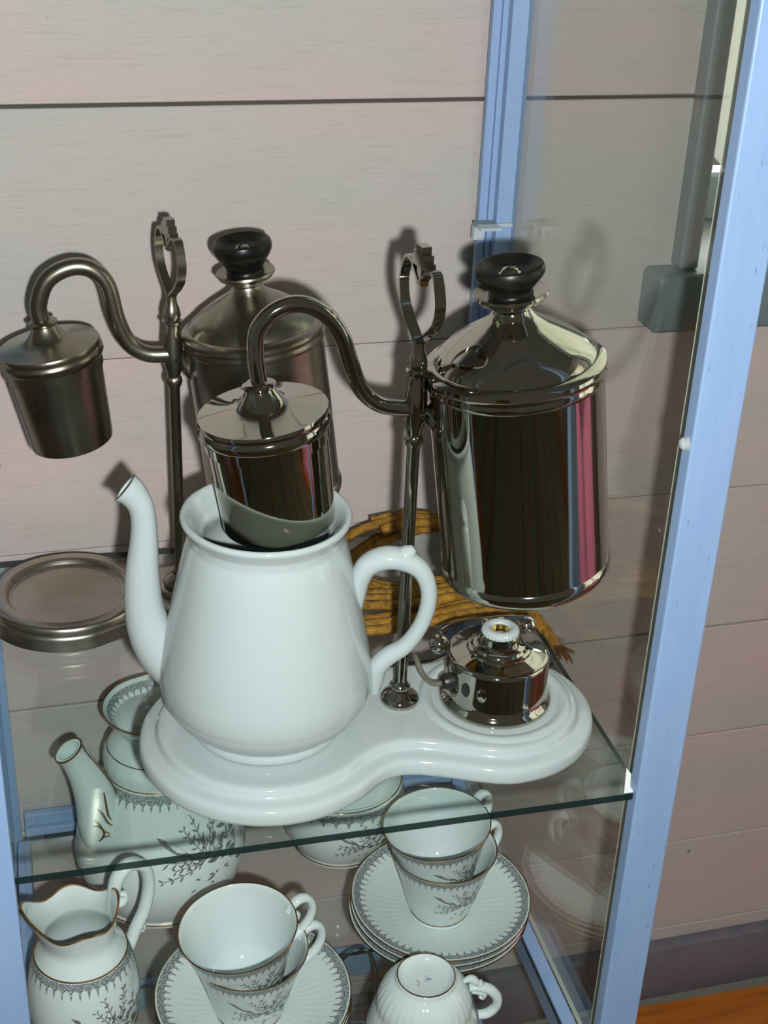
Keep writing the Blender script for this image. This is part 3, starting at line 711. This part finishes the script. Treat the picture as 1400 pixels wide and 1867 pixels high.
# ------------------------------------------------------------------ braided cord lying behind
cr = .0052
cp_ = [(-.0010, .1480, .0090), (.0000, .1620, .0070), (.0000, .1850, .0060), (-.0080, .2080, .0060), (-.0400, .2180, .0060), (-.0800, .2120, .0060), (-.1200, .2080, .0060), (-.1380, .2140, .0070), (-.1400, .2300, .0080), (-.1250, .2320, .0130), (-.0900, .2240, .0150), (-.0480, .2300, .0150), (-.0260, .2450, .0120),
       (-.0500, .2500, .0080), (-.0920, .2480, .0070), (-.1160, .2640, .0090), (-.1260, .2850, .0080), (-.1050, .3080, .0090), (-.0800, .3260, .0120), (-.0500, .3380, .0120), (-.0250, .3360, .0120), (-.0250, .3180, .0200), (-.0560, .3240, .0260), (-.0900, .3260, .0220), (-.1150, .3220, .0140), (-.1330, .3060, .0080)]
cord = thing('braided_cord', 'golden brown braided electric cord coiled on the glass shelf behind the nickel coffee maker', 'cord', (-.08, .25, 0))
ofs = (-.08, .25, 0)
for k, (dx, dy, dz) in enumerate(((0, 0, 0), (.003, .0078, -.0006), (-.002, -.0078, -.0005))):
    pts = [(x+dx*math.cos(i*.7), y_+dy, max(z+dz, .0042), .0038) for i, (x, y_, z) in enumerate(cp_)]
    link('strand', rel(sweep(pts if k == 0 else pts[2:-2], 10, 7, uv=True), ofs), CORD, cord, sharp=180)
rnd = random.Random(3)
bm = bmesh.new()
for i in range(26):
    a = rnd.uniform(-1, 1); b = rnd.uniform(-1, 1)
    sweep([(-.0010+a*.003, .1500, .0090+b*.002, .0007), (-.0015+a*.0045, .1420, .0105+b*.003, .0006), (-.0020+a*.0075, .1330+rnd.uniform(-.003, .003), .0110+b*.005, .0004)], 5, 2, bm=bm)
fe = link('frayed_end', rel(bm, ofs), CORD, cord); fe['kind'] = 'stuff'

# ------------------------------------------------------------------ printed tea set
CUPO = [(.0215, 0), (.0236, .0004), (.0242, .0018), (.0236, .0036), (.0232, .0050), (.0240, .0066), (.0262, .0110), (.0290, .0220), (.0322, .0345), (.0352, .0450), (.0380, .0545), (.0402, .0612), (.0414, .0650)]
CUPI = [(.0419, .0657), (.0416, .0662), (.0407, .0657), (.0396, .0618), (.0371, .0545), (.0342, .0445), (.0311, .0340), (.0276, .0215), (.0225, .0100), (.0120, .0072), (0, .0070)]
CUPP = [(0, .0022), (.0180, .0022), (.0190, .0004)] + CUPO + CUPI
def ear(pts, r, az, flat=1.25):
    c_, s_ = math.cos(az), math.sin(az)
    return sweep([(a*c_, a*s_, z, rr*r) for a, z, rr in pts], 12, 6, up_hint=(-s_, c_, 0), flat=flat)
CUPH = [(.0385, .0580, .9), (.0440, .0635, 1.1), (.0500, .0650, 1.1), (.0555, .0610, 1.0), (.0575, .0520, 1.0), (.0545, .0430, 1.0), (.0480, .0365, 1.0), (.0410, .0335, 1.1), (.0330, .0330, .9)]
CUPC = [(.0370, .0530, .5), (.0425, .0540, .9), (.0455, .0515, 1.0), (.0440, .0480, .8), (.0410, .0485, .5)]
def make_cup(label, group):
    c = thing('teacup', label, 'cup', (0, 0, 0), 0, group)
    link('cup_body', lathe(CUPP, 88), CHINA, c, sharp=60)
    link('handle', ear(CUPH, .0030, R_(22)), CHINA, c, sharp=70); link('handle_curl', ear(CUPC, .0022, R_(22)), CHINA, c, sharp=70)
    link('gilt_rim', torus_bm(.0417, .00055, .0660), GOLD, c); link('gilt_foot', torus_bm(.0234, .0005, .0044), GOLD, c)
    link('border_print', band([(.0413, .0645), (.0402, .0612), (.0391, .0578), (.0381, .0546)], 50), LACE, c, sharp=180)
    link('sprig_print', sprig(CUPO, R_(-72), .0325, .048, 3, (.008, .052)), INK, c, smooth=False)
    return c
gc = 'printed teacups'
cupR1 = make_cup('upright printed teacup standing on the saucers, under another cup, beside the cabinet side', gc)
SAUC = [(0, .0030), (.0200, .0030), (.0215, .0004), (.0240, .0004), (.0250, .0030), (.0400, .0052), (.0580, .0098), (.0715, .0148), (.0721, .0155), (.0716, .0161), (.0705, .0160), (.0575, .0116), (.0400, .0072), (.0260, .0056), (.0235, .0050), (.0222, .0042), (0, .0042)]
def make_saucer(label, group):
    s = thing('saucer', label, 'saucer', (0, 0, 0), 0, group)
    def rib(x, y_, z, t):
        r = math.hypot(x, y_)
        if .028 < r < .056 and z > .0056: z += .00012*math.cos(t*52)*math.sin(PI*(r-.028)/.028)
        return (x, y_, z)
    P = SAUC[:12] + [(.0520, .0100), (.0460, .0085)] + SAUC[12:]
    link('dish', lathe(P, 208, mod=rib), CHINA, s, sharp=60)
    link('gilt_rim', torus_bm(.0719, .0006, .0158, 96), GOLD, s)
    link('border_print', band([(.0706, .0161), (.0672, .0149), (.0638, .0137), (.0604, .0126)], 66, 120, off=-.00035), LACE, s, sharp=180)
    link('border_print', band([(.0604, .0104), (.0650, .0122), (.0690, .0137), (.0712, .0146)][::-1], 66, 120, off=.00035), LACE, s, sharp=180)
    return s
gs = 'printed saucers'
SR = (-.0608, .1885); SL = (-.2235, .1215); CR = (-.0628, .1830); CL = (-.2280, .1105)
s0 = make_saucer('printed saucer at the bottom of the stack of three near the cabinet side', gs)
s0.location = (SR[0]-.0015, SR[1]-.001, ZL)
dz = .0052
dup(s0, (SR[0], SR[1], ZL+dz), .05, 'printed saucer in the middle of the stack of three near the cabinet side')
dup(s0, (SR[0]+.001, SR[1]+.001, ZL+2*dz), .11, 'printed saucer on top of its stack, carrying two cups, near the cabinet side')
dup(s0, (SL[0]+.0008, SL[1]+.001, ZL), .4, 'printed saucer at the bottom of the stack beside the cream jug')
dup(s0, (SL[0], SL[1], ZL+dz), .5, 'printed saucer in the middle of the stack beside the cream jug')
dup(s0, (SL[0], SL[1], ZL+2*dz), .7, 'printed saucer on top of its stack, carrying two cups, beside the cream jug')
zc = ZL+2*dz+.0056
cupR1.location = (CR[0], CR[1], zc)
NEST = .0240
dup(cupR1, (CR[0]-.0010, CR[1]+.0010, zc+NEST), R_(6), 'upright printed teacup nested in another cup beside the cabinet side, topmost of its pile', (R_(-.5), R_(-5)))
dup(cupR1, (CL[0], CL[1], zc), R_(-8), 'upright printed teacup standing on the saucers, under another cup, beside the cream jug')
dup(cupR1, (CL[0]-.0015, CL[1]-.0020, zc+NEST), R_(-6), 'upright printed teacup nested in another cup beside the cream jug, topmost of its pile', (R_(2), R_(-6.0)))
# upside-down cup with fluted body and a scrolled handle
UB = (-.1035, .0830, ZL)
uc = thing('teacup', 'white fluted teacup turned upside down on the lower glass shelf', 'cup', UB, 0, gc)
def flute(x, y_, z, t):
    f = 1 + .008*math.cos(t*36)*max(0, min(1, (.050-z)/.006))*max(0, min(1, (z-.022)/.008)); return (x*f, y_*f, z)
UP = [(.0425, 0), (.0430, .0010), (.0418, .0060), (.0392, .0160), (.0365, .0240), (.0352, .0275), (.0355, .0290), (.0340, .0350), (.0310, .0420), (.0270, .0475), (.0235, .0500), (.0222, .0508), (.0220, .0535), (.0214, .0548), (.0205, .0550), (.0198, .0540), (.0188, .0512), (.0150, .0500), (0, .0498)]
UI = [(0, .0455), (.0215, .0450), (.0290, .0400), (.0335, .0270), (.0390, .0080), (.0412, .0005), (.0425, 0)]
link('cup_body', lathe(UI+UP, 144, mod=flute), CHINA, uc, sharp=60)
UH = [(.0325, .0400, .8), (.0400, .0405, 1.), (.0480, .0370, 1.1), (.0540, .0290, 1.1), (.0540, .0200, 1.0), (.0480, .0130, 1.), (.0410, .0120, .9)]
link('handle', ear(UH, .0034, R_(-8)), CHINA, uc, sharp=70)
link('handle_curl', ear([(.0345, .0360, .6), (.0400, .0360, 1.), (.0440, .0335, 1.), (.0430, .0300, .8), (.0405, .0305, .5)], .0026, R_(-8)), CHINA, uc, sharp=70)
link('handle_scroll', ear([(.0280, .0470, .6), (.0330, .0490, 1.), (.0365, .0465, 1.1), (.0385, .0430, .9), (.0420, .0450, .8)], .0026, R_(-8)), CHINA, uc, sharp=70)
link('gilt_foot', torus_bm(.0209, .0005, .0550), GOLD, uc)
bm = bmesh.new(); rnd = random.Random(5)
for i in range(14):
    x, y_ = rnd.gauss(.0015, .0016), rnd.gauss(.0005, .0012); s = rnd.uniform(.0005, .0011); a = rnd.uniform(0, 3)
    bm.faces.new([bm.verts.new((x+s*math.cos(a+q*PI/2), y_+.5*s*math.sin(a+q*PI/2), .05015)) for q in range(4)])
link('maker_mark', bm, INKBLUE, uc, smooth=False)
bm = bmesh.new()
for i in range(9):
    x, y_ = -.0065+rnd.gauss(0, .0005), -.0012+(i-4)*.0007; s = rnd.uniform(.0005, .001); a = rnd.uniform(0, 3)
    bm.faces.new([bm.verts.new((x+s*math.cos(a+q*PI/2), y_+.5*s*math.sin(a+q*PI/2), .05015)) for q in range(4)])
link('maker_mark', bm, INKRED, uc, smooth=False)

# teapot
TB = (-.2735, .2800, ZL)
tp = thing('teapot', 'large white printed teapot with gilt scrolled spout on the lower glass shelf', 'teapot', TB)
TO = [(.0560, 0), (.0580, .0010), (.0585, .0045), (.0575, .0065), (.0590, .0090), (.0640, .0200), (.0680, .0340), (.0690, .0460), (.0665, .0620), (.0610, .0800), (.0545, .0970), (.0480, .1105), (.0440, .1180), (.0418, .1225), (.0412, .1245), (.0424, .1290), (.0420, .1360), (.0385, .1440), (.0320, .1510), (.0275, .1550), (.0268, .1575), (.0285, .1615), (.0340, .1680), (.0385, .1730), (.0402, .1765)]
link('body', lathe([(0, .002), (.053, .002)] + TO + [(.0406, .1780), (.0400, .1786), (.0385, .1774), (.0335, .1700), (.0270, .1640), (0, .1630)], 112), CHINA, tp, sharp=60)
link('gilt_rim', torus_bm(.0404, .0008, .1783), GOLD, tp); link('gilt_line', torus_bm(.0386, .0005, .1443), GOLD, tp); link('gilt_line', torus_bm(.0415, .0006, .1240), GOLD, tp); link('gilt_line', torus_bm(.0586, .0006, .0045), GOLD, tp)
link('border_print', band([(.0420, .1222), (.0440, .1182), (.0462, .1140), (.0480, .1107)], 44), LACE, tp, sharp=180)
link('border_print', band([(.0372, .1756), (.0352, .1726), (.0332, .1697), (.0310, .1678)], 36, off=-.0005), LACE, tp, sharp=180)
link('sprig_print', sprig(TO, R_(-62), .070, .078, 3, (.015, .105)), INK, tp, smooth=False)
lid = link('lid', lathe([(.0300, .1655), (.0310, .1682), (.0290, .1695), (.0190, .1720), (.0090, .1740), (.0050, .1755), (.0045, .1780), (.0065, .1800), (.0070, .1820), (.0050, .1840), (0, .1850)], 64), CHINA, tp, sharp=60)
def polar(a, z, az): return (a*math.cos(az), a*math.sin(az), z)
SA = R_(210)
spt = [(.0460, .0700, .0120), (.0530, .0800, .0165), (.0560, .0960, .0175), (.0580, .1150, .0165), (.0630, .1350, .0140), (.0695, .1540, .0118), (.0750, .1665, .0110), (.0785, .1735, .0118)]
link('spout', sweep([polar(a, z, SA)+(r,) for a, z, r in spt], 22, 6, up_hint=(-math.sin(SA), math.cos(SA), 0), flat=.75, hollow=.012), CHINA, tp, sharp=60)
e_ = spt[-1]
bm = bmesh.new(); C = catmull([polar(a, z, SA)+(r,) for a, z, r in spt], 6); Tn = (Vector(C[-1][:3])-Vector(C[-2][:3])).normalized(); sd = Vector((-math.sin(SA), math.cos(SA), 0)); bn = Tn.cross(sd)
link('gilt_lip', sweep([tuple(Vector(C[-1][:3]) + (sd*math.cos(q)*.75 + bn*math.sin(q))*.0114)+(.0008,) for q in [2*PI*i/20 for i in range(20)]], 6, 2, closed=True), GOLD, tp)
def sp_pt(i, q, off=.0004):      # a point on the spout: ring i, angle q (0 = flat side, + = towards the body)
    c0 = Vector(C[i][:3]); r_ = C[i][3]+off; Ti = (Vector(C[min(i+1, len(C)-1)][:3])-Vector(C[max(i-1, 0)][:3])).normalized(); b2 = Ti.cross(sd); return tuple(c0 + (sd*math.cos(q)*.75 + b2*math.sin(q))*r_)
m_ = len(C)-1
link('gilt_line', sweep([sp_pt(i, q)+(.0007,) for i, q in ((m_, .9), (m_-4, .85), (m_-9, .85), (m_-14, .95), (m_-19, 1.1), (m_-23, 1.15), (m_-27, .95), (m_-31, .55), (m_-33, .1), (m_-32, -.45))], 6, 4), GOLD, tp)
for pts_ in (((22, .25), (19, .10), (16, .05), (14, .15)), ((19, -.35), (17, -.20), (14, -.05), (12, .15)), ((16, -.60), (14, -.40), (12, -.30), (10, -.05)), ((14, -.75), (14, -.50), (12, -.30), (10, -.35), (9, -.60))):
    link('gilt_scroll', sweep([sp_pt(i, q)+(.0006+.0004*math.sin(PI*k/(len(pts_)-1)),) for k, (i, q) in enumerate(pts_)], 6, 4), GOLD, tp)
link('handle', ear([(.0470, .1080, .8), (.0660, .1180, 1.), (.0880, .1180, 1.1), (.1010, .1050, 1.), (.1020, .0820, 1.), (.0920, .0600, 1.), (.0780, .0450, 1.), (.0660, .0400, .8)], .0055, R_(32)), CHINA, tp, sharp=70)

# sugar bowl
SB = (-.1185, .2995, ZL)
sb = thing('sugar_bowl', 'round white printed sugar bowl with domed lid partly under the porcelain base', 'sugar bowl', SB)
SO = [(.0380, 0), (.0395, .0008), (.0400, .0035), (.0395, .0050), (.0420, .0090), (.0475, .0200), (.0515, .0340), (.0532, .0480), (.0535, .0600), (.0525, .0680), (.0510, .0710)]
link('body', lathe([(0, .002), (.036, .002)] + SO + [(.0490, .0720), (.0470, .0700), (0, .0690)], 96), CHINA, sb, sharp=60)
link('lid', lathe([(0, .0700), (.0480, .0715), (.0495, .0730), (.0485, .0760), (.0440, .0810), (.0360, .0860), (.0250, .0900), (.0120, .0925), (.0070, .0945), (.0070, .0975), (.0090, .1000), (.0060, .1030), (0, .1040)], 88), CHINA, sb, sharp=60)
link('gilt_line', torus_bm(.0512, .0006, .0712), GOLD, sb); link('gilt_line', torus_bm(.0400, .0006, .0040), GOLD, sb); link('gilt_line', torus_bm(.0395, .0005, .0846), GOLD, sb)
link('border_print', band([(.0524, .0685), (.0532, .0640), (.0535, .0605), (.0534, .0570)], 32), LACE, sb, sharp=180)
link('sprig_print', sprig(SO, R_(-76), .034, .056, 3, (.010, .058)), INK, sb, smooth=False)

# cream jug
JB = (-.3440, .1250, ZL)
jg = thing('cream_jug', 'white printed cream jug with wavy gilt lip and scrolled handle beside the cabinet post', 'jug', JB)
JO = [(0.03, 0.0), (0.0318, 0.001), (0.032, 0.0042), (0.0312, 0.006), (0.033, 0.0108), (0.0372, 0.0264), (0.0392, 0.0432), (0.039, 0.0576), (0.037, 0.072), (0.0345, 0.0828), (0.033, 0.0876), (0.0318, 0.09), (0.0292, 0.0948), (0.0264, 0.0996), (0.0250, 0.1032), (0.0250, 0.108), (0.0256, 0.114), (0.0264, 0.12), (0.0270, 0.1236)]
def wavy(x, y_, z, t):
    k = max(0., min(1., (z-.098)/.026)); k = k*k*(3-2*k)
    d = (t-R_(188)+PI) % (2*PI) - PI
    spout_ = math.exp(-(d/.55)**2)
    f = 1 + k*(.42*spout_ + .03*math.cos(3*(t-R_(8)))); zz = z + k*(.006*spout_ + .0042*math.cos(2*(t-R_(8))) + .0040*math.cos(4*(t-R_(8))))
    return (x*f, y_*f, zz)
JI = [(0.0272, 0.1246), (0.0266, 0.1248), (0.0256, 0.1236), (0.0240, 0.1152), (0.0234, 0.1056), (0.0236, 0.102), (0.03, 0.0912), (0.034, 0.0744), (0.036, 0.054), (0.033, 0.0216), (0.025, 0.0096), (0, 0.0084)]
link('body', lathe([(0, .002), (.028, .002)] + JO + JI, 120, mod=wavy), CHINA, jg, sharp=60)
link('gilt_rim', torus_bm(.0270, .0009, .1246, 120, 6, mod=wavy), GOLD, jg); link('gilt_line', torus_bm(.0320, .0007, .0900), GOLD, jg); link('gilt_line', torus_bm(.0321, .0006, .0035), GOLD, jg)
link('border_print', band([(.0324, .0890), (.0335, .0861), (.0347, .0820), (.0358, .0774)], 36), LACE, jg, sharp=180)
link('sprig_print', sprig(JO, R_(-62), .046, .058, 3, (.008, .075)), INK, jg, smooth=False)
JH = [(.0265, .1080, .8), (.0285, .1200, 1.), (.0330, .1340, 1.1), (.0430, .1405, 1.1), (.0550, .1310, 1.1), (.0585, .1130, 1.05), (.0540, .0930, 1.), (.0460, .0800, 1.), (.0420, .0720, 1.), (.0380, .0640, .9), (.0365, .0560, .6)]
link('handle', ear(JH, .0042, R_(30)), CHINA, jg, sharp=70)
link('handle_curl', ear([(.0290, .1110, .6), (.0340, .1100, 1.), (.0375, .1130, 1.), (.0370, .1170, .8), (.0345, .1165, .5)], .0030, R_(30)), CHINA, jg, sharp=70)
link('handle_curl', ear([(.0440, .0790, .8), (.0500, .0790, 1.), (.0520, .0750, .8), (.0490, .0730, .4)], .0030, R_(30)), CHINA, jg, sharp=70)

# wire stand under the tea set
WB = (-.108, .262, -.4690)
ws = thing('wire_stand', 'small teal wire plate stand under the tea set on the lowest glass shelf', 'wire stand', WB)
link('wire_loop', sweep([(.016, .006, .0016, .0016), (.020, .008, .030, .0016), (.0180, .008, .072, .0016), (.0080, .008, .090, .0016), (-.0080, .008, .086, .0016), (-.0180, .008, .068, .0016), (-.0220, .008, .030, .0016), (-.020, .006, .0016, .0016)], 10, 6), TEALWIRE, ws)
for i, a in enumerate((-150, -175, 160, -60)):
    link('wire_leg', sweep([(.012, .004, .0022, .0014), (.012+.030*math.cos(R_(a)), .004+.030*math.sin(R_(a)), .0050+.006*(i % 2), .0014), (.012+.058*math.cos(R_(a)), .004+.058*math.sin(R_(a)), .0016, .0014)], 8, 4), TEALWIRE, ws)
